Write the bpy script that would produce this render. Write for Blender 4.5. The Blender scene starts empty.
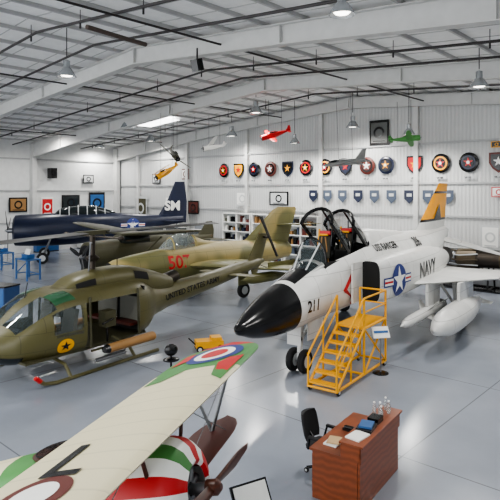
import bpy, bmesh, math, random
from mathutils import Vector, Matrix, Euler
random.seed(4)
D=bpy.data; SC=bpy.context.scene
# ---------------------------------------------------------------- materials
def lin(c):
    return tuple(((x/255)/12.92 if x/255<=0.04045 else (((x/255)+0.055)/1.055)**2.4) for x in c)
MC={}
def mat(name,rgb,rough=0.5,metal=0.0,kind=None,rgb2=None,scale=3.0,emit=0,alpha=1,trans=0):
    if name in MC: return MC[name]
    m=D.materials.new(name); m.use_nodes=True; nt=m.node_tree; N=nt.nodes; L=nt.links
    b=N['Principled BSDF']; c=(*lin(rgb),1)
    b.inputs['Base Color'].default_value=c; b.inputs['Roughness'].default_value=rough; b.inputs['Metallic'].default_value=metal
    if emit:
        b.inputs['Emission Color'].default_value=c; b.inputs['Emission Strength'].default_value=emit
    if trans: b.inputs['Transmission Weight'].default_value=trans
    if alpha<1: b.inputs['Alpha'].default_value=alpha
    tc=N.new('ShaderNodeTexCoord')
    no=N.new('ShaderNodeTexNoise'); no.inputs['Scale'].default_value=scale; no.inputs['Detail'].default_value=4
    L.new(tc.outputs['Object'],no.inputs['Vector'])
    if not emit and kind is None:
        mx=N.new('ShaderNodeMix'); mx.data_type='RGBA'; mx.inputs['A'].default_value=tuple(x*0.86 for x in c[:3])+(1,)
        mx.inputs['B'].default_value=tuple(min(1,x*1.08) for x in c[:3])+(1,)
        L.new(no.outputs['Fac'],mx.inputs['Factor']); L.new(mx.outputs['Result'],b.inputs['Base Color'])
    if kind=='panel' or kind=='camo':
        sep=N.new('ShaderNodeSeparateXYZ'); cb=N.new('ShaderNodeCombineXYZ'); L.new(tc.outputs['Object'],sep.inputs[0])
        L.new(sep.outputs['X'],cb.inputs['X']); L.new(sep.outputs['Z'],cb.inputs['Y'])
        br=N.new('ShaderNodeTexBrick'); L.new(cb.outputs[0],br.inputs['Vector'])
        br.inputs['Scale'].default_value=1.0; br.inputs['Brick Width'].default_value=1.1; br.inputs['Row Height'].default_value=0.5
        br.inputs['Mortar Size'].default_value=0.008; br.inputs['Mortar Smooth'].default_value=0.3
        br.inputs['Color1'].default_value=(1,1,1,1); br.inputs['Color2'].default_value=(.93,.93,.93,1); br.inputs['Mortar'].default_value=(.55,.55,.55,1)
        mul=N.new('ShaderNodeMix'); mul.data_type='RGBA'; mul.blend_type='MULTIPLY'; mul.inputs['Factor'].default_value=1
        L.new(br.outputs['Color'],mul.inputs['B'])
        r=N.new('ShaderNodeValToRGB')
        if kind=='camo':
            r.color_ramp.elements[0].position=.49; r.color_ramp.elements[1].position=.54
            r.color_ramp.elements[0].color=c; r.color_ramp.elements[1].color=(*lin(rgb2),1); no.inputs['Scale'].default_value=scale; no.inputs['Detail'].default_value=1
        else:
            r.color_ramp.elements[0].color=tuple(x*.85 for x in c[:3])+(1,); r.color_ramp.elements[1].color=tuple(min(1,x*1.08) for x in c[:3])+(1,)
        L.new(no.outputs['Fac'],r.inputs[0]); L.new(r.outputs[0],mul.inputs['A']); L.new(mul.outputs['Result'],b.inputs['Base Color'])
    if kind=='wood':
        w=N.new('ShaderNodeTexWave'); w.inputs['Scale'].default_value=scale; w.inputs['Distortion'].default_value=6; w.inputs['Detail'].default_value=3
        w.bands_direction='Z'
        L.new(tc.outputs['Object'],w.inputs['Vector'])
        mx=N.new('ShaderNodeMix'); mx.data_type='RGBA'; mx.inputs['A'].default_value=tuple(x*.7 for x in c[:3])+(1,); mx.inputs['B'].default_value=c
        L.new(w.outputs['Fac'],mx.inputs['Factor']); L.new(mx.outputs['Result'],b.inputs['Base Color'])
    if kind=='ribs':
        w=N.new('ShaderNodeTexWave'); w.inputs['Scale'].default_value=scale; w.bands_direction='X'
        L.new(tc.outputs['Object'],w.inputs['Vector'])
        bp=N.new('ShaderNodeBump'); bp.inputs['Strength'].default_value=.4; bp.inputs['Distance'].default_value=.04
        L.new(w.outputs['Fac'],bp.inputs['Height']); L.new(bp.outputs[0],b.inputs['Normal'])
        mx=N.new('ShaderNodeMix'); mx.data_type='RGBA'; mx.inputs['A'].default_value=tuple(x*.86 for x in c[:3])+(1,); mx.inputs['B'].default_value=c
        L.new(w.outputs['Fac'],mx.inputs['Factor']); L.new(mx.outputs['Result'],b.inputs['Base Color'])
    if kind=='floor':
        br=N.new('ShaderNodeTexBrick'); br.offset=0
        L.new(tc.outputs['Object'],br.inputs['Vector']); br.inputs['Scale'].default_value=1
        br.inputs['Brick Width'].default_value=4.5; br.inputs['Row Height'].default_value=4.5; br.inputs['Mortar Size'].default_value=.014
        br.inputs['Color1'].default_value=(1,1,1,1); br.inputs['Color2'].default_value=(.96,.96,.97,1); br.inputs['Mortar'].default_value=(.5,.5,.5,1)
        r=N.new('ShaderNodeValToRGB'); r.color_ramp.elements[0].position=.3;r.color_ramp.elements[1].position=.7
        r.color_ramp.elements[0].color=tuple(x*.86 for x in c[:3])+(1,); r.color_ramp.elements[1].color=tuple(min(1,x*1.06) for x in c[:3])+(1,)
        no.inputs['Scale'].default_value=.5; no.inputs['Detail'].default_value=7
        mul=N.new('ShaderNodeMix'); mul.data_type='RGBA'; mul.blend_type='MULTIPLY'; mul.inputs['Factor'].default_value=1
        L.new(no.outputs['Fac'],r.inputs[0]); L.new(r.outputs[0],mul.inputs['A']); L.new(br.outputs['Color'],mul.inputs['B'])
        L.new(mul.outputs['Result'],b.inputs['Base Color'])
        mr=N.new('ShaderNodeMapRange'); mr.inputs['To Min'].default_value=rough-.08; mr.inputs['To Max'].default_value=rough+.1
        L.new(no.outputs['Fac'],mr.inputs['Value']); L.new(mr.outputs[0],b.inputs['Roughness'])
    if kind=='fabric':
        w=N.new('ShaderNodeTexWave'); w.inputs['Scale'].default_value=scale; w.bands_direction='Y'; w.wave_profile='SAW'
        L.new(tc.outputs['Object'],w.inputs['Vector'])
        r=N.new('ShaderNodeValToRGB'); r.color_ramp.elements[0].position=.0; r.color_ramp.elements[1].position=.12
        r.color_ramp.elements[0].color=tuple(x*.8 for x in c[:3])+(1,); r.color_ramp.elements[1].color=c
        L.new(w.outputs['Fac'],r.inputs[0]); L.new(r.outputs[0],b.inputs['Base Color'])
    MC[name]=m; return m
WHITE=mat('white_paint',(216,216,213),.35,kind='panel')
LGREY=mat('light_grey_paint',(190,192,192),.4)
BLACK=mat('gloss_black',(14,14,16),.22)
DARK=mat('dark_void',(12,12,13),.8)
RUB=mat('rubber',(24,24,25),.8)
STEEL=mat('steel',(135,137,140),.35,.8)
DSTEEL=mat('burnt_steel',(70,64,58),.45,.8)
OLIVE=mat('olive_drab',(88,84,50),.42,kind='panel')
OLIVED=mat('olive_drab_dark',(66,64,42),.6,kind='panel')
CAMO=mat('desert_camo',(150,136,86),.5,kind='camo',rgb2=(104,102,60),scale=.45)
NAVY=mat('sea_blue',(24,32,56),.35,kind='panel')
YEL=mat('yellow_paint',(224,160,20),.45)
ORANGE=mat('orange_yellow',(240,164,30),.45)
RED=mat('red_paint',(184,24,28),.45)
GREEN=mat('green_paint',(66,126,60),.5)
BLUE=mat('blue_paint',(34,52,120),.5)
LBLUE=mat('stand_blue',(40,88,142),.5)
PLWHITE=mat('plain_white',(232,232,228),.5)
CREAM=mat('doped_linen',(206,198,166),.5,kind='fabric',scale=1.0)
GLASS=mat('canopy_glass',(70,80,82),.05,0,kind='plain',alpha=.45)
GLASSD=mat('dark_glass',(32,38,40),.08)
WOOD=mat('desk_wood',(132,68,36),.35,kind='wood',scale=3)
WOODD=mat('prop_wood',(74,36,22),.35,kind='wood',scale=6)
MAROON=mat('maroon_fabric',(92,36,28),.5)
TAN=mat('tan_paint',(150,112,66),.5)
BOTTLE=mat('clear_bottle',(225,232,232),.05,kind='plain',trans=.8)
# ---------------------------------------------------------------- mesh builder
def cr(p0,p1,p2,p3,t):
    return .5*((2*p1)+(-p0+p2)*t+(2*p0-5*p1+4*p2-p3)*t*t+(-p0+3*p1-3*p2+p3)*t**3)
def dense(secs,k=4):
    S=[list(s)+[2.0]*(7-len(s)) for s in secs]; out=[]
    for i in range(len(S)-1):
        a=S[max(0,i-1)];b=S[i];c=S[i+1];d=S[min(len(S)-1,i+2)]
        for j in range(k):
            t=j/k; r=[]
            for q in range(7):
                if q==0: v=b[0]+(c[0]-b[0])*t
                else:
                    v=cr(a[q],b[q],c[q],d[q],t); lo,hi=min(b[q],c[q]),max(b[q],c[q]); v=min(max(v,lo),hi)
                r.append(v)
            out.append(r)
    out.append(S[-1]); return out
def sec_at(S,x):
    if x<=S[0][0]: return S[0]
    for i in range(len(S)-1):
        if S[i][0]<=x<=S[i+1][0] and S[i+1][0]>S[i][0]:
            t=(x-S[i][0])/(S[i+1][0]-S[i][0]); return [S[i][q]+(S[i+1][q]-S[i][q])*t for q in range(7)]
    return S[-1]
def ringpt(s,t,off=0):
    s=list(s)+[2.0]*(7-len(s))
    x,yc,zc,ry,rt,rb,p=s; c=math.cos(t); si=math.sin(t); rz=rt if si>=0 else rb
    return (x, yc+(ry+off)*math.copysign(abs(c)**(2/p),c), zc+(rz+off)*math.copysign(abs(si)**(2/p),si))
def surf_y(S,x,z,side=-1,off=.012):
    s=sec_at(S,x); rz=s[4] if z>=s[2] else s[5]; q=min(.98,abs((z-s[2])/max(rz,1e-4)))
    return s[1]+side*((s[3])*(1-q**s[6])**(1/s[6])+off)
class MB:
    def __init__(s): s.v=[];s.f=[];s.m=[];s.mats=[]
    def mi(s,m):
        if m not in s.mats: s.mats.append(m)
        return s.mats.index(m)
    def add(s,vs,fs,m,M=None):
        o=len(s.v)
        for p in vs:
            p=Vector(p)
            if M is not None: p=M@p
            s.v.append(tuple(p))
        for i,f in enumerate(fs):
            s.f.append([o+k for k in f]); s.m.append(s.mi(m[i] if isinstance(m,list) else m))
    def box(s,c,sz,m,rot=None,bev=0):
        x,y,z=[q/2 for q in sz]
        M=Matrix.Translation(c)
        if rot: M=M@Euler([math.radians(r) for r in rot]).to_matrix().to_4x4()
        vs=[(-x,-y,-z),(x,-y,-z),(x,y,-z),(-x,y,-z),(-x,-y,z),(x,-y,z),(x,y,z),(-x,y,z)]
        s.add(vs,[(0,3,2,1),(4,5,6,7),(0,1,5,4),(1,2,6,5),(2,3,7,6),(3,0,4,7)],m,M)
    def b2(s,a,b,m): s.box([(a[i]+b[i])/2 for i in range(3)],[abs(b[i]-a[i]) for i in range(3)],m)
    def lathe(s,prof,o,ax,m,n=20,sx=1):
        ax=Vector(ax).normalized(); q=ax.to_track_quat('Z','Y').to_matrix().to_4x4(); M=Matrix.Translation(o)@q
        vs=[];fs=[];ms=[]
        for (r,h) in prof:
            for i in range(n):
                t=2*math.pi*i/n; vs.append((r*math.cos(t),r*math.sin(t)*sx,h))
        for j in range(len(prof)-1):
            for i in range(n):
                k=(i+1)%n; fs.append((j*n+i,j*n+k,(j+1)*n+k,(j+1)*n+i)); ms.append(m[j] if isinstance(m,list) else m)
        if prof[0][0]>1e-4: fs.append(tuple(range(n))[::-1]); ms.append(ms[0])
        if prof[-1][0]>1e-4: fs.append(tuple((len(prof)-1)*n+i for i in range(n))); ms.append(ms[-2] if prof[0][0]>1e-4 else ms[-1])
        s.add(vs,fs,ms,M)
    def cyl(s,a,b,r,m,r2=None,n=10):
        a=Vector(a);b=Vector(b); L=(b-a).length
        if L<1e-6: return
        s.lathe([(r,0),(r if r2 is None else r2,L)],a,b-a,m,n)
    def tube(s,pts,r,m,n=8):
        for i in range(len(pts)-1):
            s.cyl(pts[i],pts[i+1],r,m,n=n)
            if i: s.ball(pts[i],(r,r,r),m,8,5)
    def ball(s,c,r,m,n=16,k=9):
        vs=[];fs=[]
        for j in range(k+1):
            p=math.pi*j/k
            for i in range(n):
                t=2*math.pi*i/n; vs.append((c[0]+r[0]*math.sin(p)*math.cos(t),c[1]+r[1]*math.sin(p)*math.sin(t),c[2]+r[2]*math.cos(p)))
        for j in range(k):
            for i in range(n):
                q=(i+1)%n; fs.append((j*n+i,j*n+q,(j+1)*n+q,(j+1)*n+i))
        s.add(vs,fs,m)
    def loft(s,S,m,n=32,skip=None,cap0=None,cap1=None):
        vs=[];fs=[];ms=[]
        for q in S:
            for i in range(n): vs.append(ringpt(q,2*math.pi*i/n))
        for j in range(len(S)-1):
            xm=(S[j][0]+S[j+1][0])/2
            for i in range(n):
                td=360*(i+.5)/n
                if skip and skip(xm,td): continue
                k=(i+1)%n; fs.append((j*n+i,j*n+k,(j+1)*n+k,(j+1)*n+i)); ms.append(m(xm,td) if callable(m) else m)
        if cap0: fs.append(tuple(range(n))); ms.append(cap0)
        if cap1: fs.append(tuple((len(S)-1)*n+i for i in range(n))); ms.append(cap1)
        s.add(vs,fs,ms)
    def patch(s,S,x0,x1,t0,t1,m,off=.015,nx=8,nt=8,skew=0):
        vs=[];fs=[]
        for j in range(nx+1):
            for i in range(nt+1):
                u=i/nt; x=x0+(x1-x0)*j/nx+skew*u
                vs.append(ringpt(sec_at(S,x),math.radians(t0+(t1-t0)*u),off))
        for j in range(nx):
            for i in range(nt): a=j*(nt+1)+i; fs.append((a,a+1,a+nt+2,a+nt+1))
        s.add(vs,fs,m)
    def wing(s,secs,m,nrm=(0,0,1),k=8):
        nrm=Vector(nrm).normalized(); vs=[];fs=[];n=2*k
        for le,te,th in secs:
            le=Vector(le);te=Vector(te)
            us=[(1-math.cos(math.pi*i/k))/2 for i in range(k+1)]
            def h(u): return th/2*2.6*math.sqrt(max(u,0))*(1-u)+th*.04
            ring=[le+(te-le)*us[i]+nrm*h(us[i]) for i in range(k+1)]+[le+(te-le)*us[i]-nrm*h(us[i]) for i in range(k-1,0,-1)]
            vs+=ring
        for j in range(len(secs)-1):
            for i in range(n): q=(i+1)%n; fs.append((j*n+i,j*n+q,(j+1)*n+q,(j+1)*n+i))
        fs.append(tuple(range(n))); fs.append(tuple((len(secs)-1)*n+i for i in range(n)))
        ms=m
        if isinstance(m,list):
            ms=[]
            for j in range(len(secs)-1): ms+= [m[min(j,len(m)-1)]]*n
            ms+=[m[0],m[-1]]
        s.add(vs,fs,ms)
    def poly(s,pts,fmap,m): s.add([fmap(*p) for p in pts],[tuple(range(len(pts)))],m)
    def disc(s,cx,cy,r,fmap,m,r0=0,n=28,k=3):
        vs=[];fs=[]
        for j in range(k+1):
            rr=max(r0+(r-r0)*j/k,.001)
            for i in range(n): t=2*math.pi*i/n; vs.append(fmap(cx+rr*math.cos(t),cy+rr*math.sin(t)))
        for j in range(k):
            for i in range(n): q=(i+1)%n; fs.append((j*n+i,j*n+q,(j+1)*n+q,(j+1)*n+i))
        s.add(vs,fs,m)
    def star(s,cx,cy,r,fmap,m):
        c=[];
        for i in range(10):
            t=math.pi/2+i*math.pi/5; rr=r if i%2==0 else r*.38; c.append(fmap(cx+rr*math.cos(t),cy+rr*math.sin(t)))
        c.append(fmap(cx,cy)); s.add(c,[(i,(i+1)%10,10) for i in range(10)],m)
    def rect(s,x0,y0,x1,y1,fmap,m,nx=6,ny=4):
        vs=[fmap(x0+(x1-x0)*i/nx,y0+(y1-y0)*j/ny) for j in range(ny+1) for i in range(nx+1)]
        s.add(vs,[(j*(nx+1)+i,j*(nx+1)+i+1,(j+1)*(nx+1)+i+1,(j+1)*(nx+1)+i) for j in range(ny) for i in range(nx)],m)
    def text(s,st,x,y,size,fmap,m,bold=.02):
        cu=D.curves.new('t','FONT'); cu.body=st; cu.size=size; cu.offset=bold*size; cu.resolution_u=3
        ob=D.objects.new('t',cu); SC.collection.objects.link(ob)
        me=D.meshes.new_from_object(ob.evaluated_get(bpy.context.evaluated_depsgraph_get()))
        s.add([fmap(x+v.co.x,y+v.co.y) for v in me.vertices],[tuple(p.vertices) for p in me.polygons],m)
        D.objects.remove(ob); D.meshes.remove(me); D.curves.remove(cu)
    def insignia(s,cx,cy,r,fm):
        def o(k): return lambda x,y: fm(x,y,k)
        s.rect(cx-2.05*r,cy-.32*r,cx+2.05*r,cy+.32*r,o(0),BLUE,12,4)
        s.disc(cx,cy,r*1.12,o(.004),BLUE)
        for sg in(-1,1): s.rect(cx+sg*.95*r,cy-.22*r,cx+sg*1.95*r,cy+.22*r,o(.008),PLWHITE,6,4); s.rect(cx+sg*1.0*r,cy-.07*r,cx+sg*1.95*r,cy+.07*r,o(.012),RED,6,2)
        s.star(cx,cy,r,o(.014),PLWHITE)
    def wheel(s,c,r,w,ax=(0,1,0)):
        a=Vector(ax).normalized()*w/2; c=Vector(c)
        s.lathe([(r*.55,0),(r*.9,0),(r,w*.25),(r,w*.75),(r*.9,w),(r*.55,w)],c-a,ax,RUB,20)
        s.lathe([(r*.15,-.02),(r*.55,.0),(r*.55,w),(r*.15,w+.02)],c-a,ax,LGREY,16)
    def build(s,name,loc=(0,0,0),yaw=0,pitch=0,roll=0,scale=1,sharp=38):
        me=D.meshes.new(name); me.from_pydata(s.v,[],s.f)
        for m in s.mats: me.materials.append(m)
        me.polygons.foreach_set('material_index',s.m); me.polygons.foreach_set('use_smooth',[True]*len(s.f))
        bm=bmesh.new(); bm.from_mesh(me); bmesh.ops.recalc_face_normals(bm,faces=bm.faces); bm.to_mesh(me); bm.free()
        me.set_sharp_from_angle(angle=math.radians(sharp)); me.update()
        ob=D.objects.new(name,me); SC.collection.objects.link(ob)
        ob.location=loc; ob.rotation_euler=Euler((math.radians(roll),math.radians(pitch),math.radians(yaw))); ob.scale=(scale,)*3
        return ob
# ---------------------------------------------------------------- room (rotated -42 deg frame: a along back wall, b towards it)
RY=-42.0
ca,sa=math.cos(math.radians(RY)),math.sin(math.radians(RY))
def RW(a,b,z=0): return (ca*a-sa*b, sa*a+ca*b, z)
A0,A1,B0,B1=-40.4,9.0,-9.0,27.8; RID=-17.0
def roof(a): return 10.15-.075*abs(a-RID)
FLOOR=mat('painted_concrete',(146,152,162),.2,kind='floor')
WALL=mat('wall_sheet',(194,195,194),.6,kind='ribs',scale=1.6)
CEIL=mat('ceiling_insulation',(236,236,235),.8)
BEAM=mat('beam_paint',(196,196,194),.5)
GIRT=mat('girt_paint',(164,165,165),.5)
PUR=mat('purlin_paint',(176,176,175),.5)
PIPE=mat('dark_pipe',(46,42,42),.5)
SKY=mat('skylight_glow',(255,255,255),.5,emit=5.0)
r=MB(); r.b2((A0-.3,B0,-.2),(A1+.3,B1+.3,0),FLOOR); r.build('floor',yaw=RY)
r=MB()
r.add([(A0,B1,0),(A1,B1,0),(A1,B1,roof(A1)),(RID,B1,roof(RID)),(A0,B1,roof(A0)),(A0,B1+.2,0),(A1,B1+.2,0),(A1,B1+.2,roof(A1)),(RID,B1+.2,roof(RID)),(A0,B1+.2,roof(A0))],
 [(0,1,2,3,4),(9,8,7,6,5),(0,5,6,1),(1,6,7,2),(4,9,5,0)],WALL); r.build('wall_back',yaw=RY)
SIDE=mat('wall_sheet_side',(208,209,208),.6)
r=MB(); r.b2((A0-.2,B0,0),(A0,B1,roof(A0)),SIDE); r.build('wall_left',yaw=RY)
r=MB(); r.b2((A1,B0,0),(A1+.2,B1,roof(A1)),SIDE); r.build('wall_right',yaw=RY)
r=MB()
for (p,q) in((A0,RID),(RID,A1)):
    r.add([(p,B0,roof(p)),(q,B0,roof(q)),(q,B1,roof(q)),(p,B1,roof(p)),(p,B0,roof(p)+.15),(q,B0,roof(q)+.15),(q,B1,roof(q)+.15),(p,B1,roof(p)+.15)],
    [(0,1,2,3),(7,6,5,4),(0,4,5,1),(2,6,7,3)],CEIL)
r.build('ceiling',yaw=RY)
r=MB(); a=A0+.8
while a<A1:
    r.box((a,(B0+B1)/2,roof(a)-.06),(.08,B1-B0,.12),PUR); a+=1.45
b=B0+1
while b<B1:
    for (p,q) in((A0,RID),(RID,A1)):
        L=q-p; r.box(((p+q)/2,b,(roof(p)+roof(q))/2-.012),(L,.03,.02),PUR,rot=(0,math.degrees(math.atan2(-(roof(q)-roof(p)),L)),0))
    b+=1.25
r.build('ceiling_purlins',yaw=RY)
for i,bb in enumerate((-2.5,5.0,12.5,20.0,27.45)):
    r=MB(); st=[A0,-36,-30,-24,RID,-10,-4,2,A1]
    dep=[1.15,.95,.7,.6,.62,.6,.7,.9,1.1]
    for j in range(len(st)-1):
        p,q=st[j],st[j+1]; z0,z1=roof(p)-.12,roof(q)-.12; y0,y1=z0-dep[j],z1-dep[j+1]
        for (hw,top,bot,pp,qq) in((.02,(z0,z1),(y0,y1),p,q),(.17,(y0+.03,y1+.03),(y0,y1),p,q),(.17,(z0,z1),(z0-.03,z1-.03),p,q)):
            vs=[(pp,bb-hw,bot[0]),(qq,bb-hw,bot[1]),(qq,bb+hw,bot[1]),(pp,bb+hw,bot[0]),(pp,bb-hw,top[0]),(qq,bb-hw,top[1]),(qq,bb+hw,top[1]),(pp,bb+hw,top[0])]
            r.add(vs,[(0,3,2,1),(4,5,6,7),(0,1,5,4),(1,2,6,5),(2,3,7,6),(3,0,4,7)],BEAM)
        r.box((q,bb,(roof(q)-.12+roof(q)-.12-dep[j+1])/2),(.03,.3,dep[j+1]),BEAM)
    r.b2((A0,bb-.17,0),(A0+.5,bb+.17,roof(A0)-.2),BEAM); r.b2((A1-.5,bb-.17,0),(A1,bb+.17,roof(A1)-.2),BEAM)
    r.build('roof_beam',yaw=RY,sharp=20)
r=MB()
for k in range(8):
    aa=A0+3.0+6.1*k; r.box((aa,B1-.12,(roof(aa)-.3)/2),(.24,.24,roof(aa)-.3),BEAM)
for z in (1.2,3.3,5.0,7.1): r.b2((A0,B1-.1,z),(A1,B1,z+.1),GIRT)
for z in (2.2,4.6,7.0): r.b2((A0,B0,z),(A0+.1,B1,z+.1),GIRT)
r.b2((A0,B1-.06,0),(A1,B1,.35),mat('base_grey',(120,122,124),.6)); r.build('trim_1',yaw=RY)
r=MB()
for b in (2.0,8.6,10.7,16.2,18.4,24.0):
    r.tube([(A0+.3,b,roof(A0)-.35),(RID,b,roof(RID)-.35),(A1-.3,b,roof(A1)-.35)],.045,PIPE)
for a in(-34,-22,-12.5,-3.5): r.cyl((a,B0,roof(a)-.45),(a,B1-.3,roof(a)-.45),.035,PIPE)
for b in (8.6,16.2,24.0):
    a=A0+2
    while a<A1: r.cyl((a,b,roof(a)-.35),(a,b,roof(a)-.55),.03,PIPE); r.cyl((a,b,roof(a)-.35),(a,b,roof(a)),.012,PIPE); a+=3
r.build('sprinkler_pipes',yaw=RY)
r=MB()
for (p,q) in ((-30.2,-27.2),(-9.5,-6.5)):
    zz=(roof(p)+roof(q))/2
    r.box(((p+q)/2,22.6,zz-.15),(3.0,1.6,.03),SKY,rot=(0,-4.3 if p<RID else 4.3,0))
r.build('skylight',yaw=RY)
r=MB(); r.tube([(-4.6,15.5,9.3),(-4.0,16.4,9.3),(-3.3,17.4,9.3)],.07,mat('brown_duct',(84,72,66),.7)); r.build('heater_tube')
def lamp(X,Y,Z,s=1.0):
    a=ca*X+sa*Y; top=roof(a)-.1
    m=MB(); SH=mat('lamp_shade',(178,182,184),.25,.6)
    m.cyl((0,0,.42*s),(0,0,top-Z),.014,PIPE,n=6)
    m.lathe([(.05,.46),(.09,.44),(.09,.26),(.12,.24),(.2,.12),(.27,0),(.255,0),(.19,.12),(.1,.22)],(0,0,0),(0,0,1),SH,20)
    m.lathe([(.0,.02),(.14,.025),(.18,.07)],(0,0,0),(0,0,1),mat('lamp_lens',(255,250,240),.4,emit=6),16)
    m.build('pendant_lamp',(X,Y,Z),scale=s)
    l=D.lights.new('lamp_bulb','SPOT'); l.energy=950; l.spot_size=math.radians(170); l.spot_blend=.6; l.shadow_soft_size=.3; l.color=(1,.98,.94)
    o=D.objects.new('lamp_bulb',l); SC.collection.objects.link(o); o.location=(X,Y,Z-.1)
for p in [(1.84,11,8.2,1),(-6.0,18,8.4,1.2),(7.5,18,8.05,1.2),(.3,28,8.6,1.4),(5.6,30,8.1,1.4),(-7.6,34,8.55,1.5),(-14,38,8.6,1.6),(-7.6,42,8.4,1.6),(-1.2,36,8.2,1.5),(7.8,27,7.4,1.2),(-12.3,45,8.15,1.6),(-4,5,8.3,1),(9,7,8.0,1),(-12,16,8.2,1),(12,17,8,1),(2.6,32,7.4,1.2)]: lamp(*p)
# ---------------------------------------------------------------- wall decorations
def wallmap(a0,z0,d=.0):
    return lambda x,y,k=0: RW(a0+x,B1-.14-d-k,z0+y)
def leftmap(b0,z0,d=.0):
    return lambda x,y,k=0: RW(A0+.14+d+k,b0+x,z0+y)
cols=[(BLACK,RED,YEL),(BLACK,NAVY,RED),(NAVY,BLACK,ORANGE),(BLACK,ORANGE,RED),(MAROON,BLACK,PLWHITE)]
for i in range(14):
    a0=-27.4+1.43*i; z0=6.08; m=MB(); c=cols[(i*3)%5]
    if i==9: a0-=.25
    if i%3==1:
        pts=[(-.46,.44),(.46,.44),(.46,-.05),(.3,-.34),(0,-.56),(-.3,-.34),(-.46,-.05)]
        m.poly(pts,wallmap(a0,z0),c[0]); m.poly([(x*.8,y*.8) for x,y in pts],wallmap(a0,z0,.02),c[1]); m.star(0,0,.26,wallmap(a0,z0,.04),c[2])
    else:
        m.lathe([(.46,0),(.5,.03),(.46,.06)],wallmap(a0,z0,-.04)(0,0),Vector(RW(0,-1,0)),c[0],24)
        m.disc(0,0,.36,wallmap(a0,z0,.05),c[1]); m.disc(0,0,.27,wallmap(a0,z0,.07),c[0])
        m.star(0,0,.26,wallmap(a0,z0,.09),c[2]); m.disc(0,0,.08,wallmap(a0,z0,.1),PLWHITE)
    m.rect(-.25,-.82,.25,-.68,wallmap(a0,z0,.02),LGREY,1,1); m.text('VF-%d'%(11+7*i),-.2,-.8,.14,wallmap(a0,z0,.03),BLACK)
    m.build('squadron_plaque')
def pic(a0,z0,w,h,c1,c2,name,wm=wallmap):
    m=MB()
    m.rect(-w/2,-h/2,w/2,h/2,wm(a0,z0),c1,1,1); m.rect(-w*.42,-h*.4,w*.42,h*.4,wm(a0,z0,.02),c2,1,1)
    m.disc(0,0,min(w,h)*.28,wm(a0,z0,.03),c1,r0=min(w,h)*.18); m.rect(-w*.3,-h*.36,w*.3,-h*.32,wm(a0,z0,.03),c1,1,1)
    m.build(name)
EMB=mat('emblem_grey',(96,98,96),.5)
pic(-15.2,7.9,1.2,1.4,BLACK,EMB,'framed_emblem')
pic(-22.4,4.15,1.6,.9,BLACK,LGREY,'wall_photo'); pic(-9.2,2.4,.9,1.2,LGREY,PLWHITE,'wall_poster'); pic(-33,3.0,1.6,2.2,PLWHITE,SLATE if 'SLATE' in globals() else LBLUE,'wall_poster')
pic(-37,3.2,1.6,2.0,LGREY,OLIVED,'wall_poster'); pic(-8.8,4.6,.7,.5,RED,PLWHITE,'wall_poster'); pic(-25.6,4.1,1.2,1.0,LGREY,PLWHITE,'wall_poster'); pic(-30.6,3.4,1.2,1.0,BLACK,MAROON,'wall_photo')
pic(-8.9,6.9,.55,.3,YEL,BLACK,'wall_poster')
pic(-35,5.6,1.0,.8,BLACK,LGREY,'wall_photo'); pic(-31.5,5.9,.8,.8,MAROON,PLWHITE,'wall_photo')
pic(25.6,3.6,1.5,1.8,BLACK,LBLUE,'wall_poster',leftmap); pic(23.2,3.7,1.6,1.2,BLACK,GLASSD,'wall_screen',leftmap); pic(21.2,3.4,1.0,1.5,PLWHITE,RED,'wall_poster',leftmap); pic(18.9,3.6,1.4,1.1,BLACK,TAN,'wall_photo',leftmap); pic(24.8,5.6,1.0,.7,BLACK,LGREY,'wall_photo',leftmap)
SLATE=mat('slate_patch',(70,80,96),.6)
m=MB()
for i in range(9):
    x=-19.9+1.05*i; z=4.35
    m.poly([(-.3,.34),(.3,.34),(.3,-.12),(0,-.4),(-.3,-.12)],wallmap(x+.2,z),SLATE if i%3 else NAVY); m.rect(-.14,0,.14,.16,wallmap(x+.2,z,.02),LGREY,1,1)
m.build('patch_display')
m=MB(); m.box(RW(A0+.35,21.5,6.0),(.6,.5,.8),BLACK,rot=(0,0,RY)); m.lathe([(.18,0),(.12,-.05)],RW(A0+.68,21.5,6),Vector(RW(1,0,0)),DARK,16); m.build('wall_speaker')
m=MB(); c=RW(-13.2,12.1,8.75); m.box(c,(.3,.26,.38),BLACK,rot=(15,0,RY)); m.cyl(c,(c[0],c[1],9.3),.03,PIPE); m.build('ceiling_speaker')
# ---------------------------------------------------------------- jet fighter
F4=((-.33,12.0,0),54.4)
S=dense([(0,0,1.62,.01,.01,.01,2),(.12,0,1.62,.12,.12,.12,2),(.6,0,1.65,.32,.32,.32,2),(1.2,0,1.7,.48,.5,.47,2),(1.9,0,1.78,.58,.62,.58,2),
 (2.6,0,1.88,.62,.74,.64,2.1),(3.4,0,2.0,.66,.86,.72,2.3),(4.6,0,2.05,.72,.96,.75,2.4),(6.0,0,2.1,.78,1.1,.75,2.3),(7.2,0,2.15,.84,1.1,.75,2.3),(9,0,2.2,.95,1.0,.7,2.2),(11,0,2.25,.95,.9,.65,2.2),
 (12.6,0,2.4,.75,.7,.5,2.2),(14.2,0,2.65,.42,.42,.38,2.2),(15.4,0,2.8,.2,.3,.25,2),(16,0,2.85,.06,.12,.1,2)],4)
m=MB()
def f4m(x,t):
    if x<1.95: return BLACK
    if 2.0<x<3.3 and 62<t<118: return BLACK
    return WHITE
def cock(x,t): return 3.35<x<6.0 and 58<t<122
m.loft(S,f4m,40,skip=cock)
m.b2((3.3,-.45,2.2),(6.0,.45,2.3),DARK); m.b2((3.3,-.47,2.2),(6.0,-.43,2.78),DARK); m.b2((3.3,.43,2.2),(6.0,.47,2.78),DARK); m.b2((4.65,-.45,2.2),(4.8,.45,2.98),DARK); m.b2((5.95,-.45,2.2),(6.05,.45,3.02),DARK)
SEATM=mat('seat_olive',(58,56,46),.8)
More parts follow.
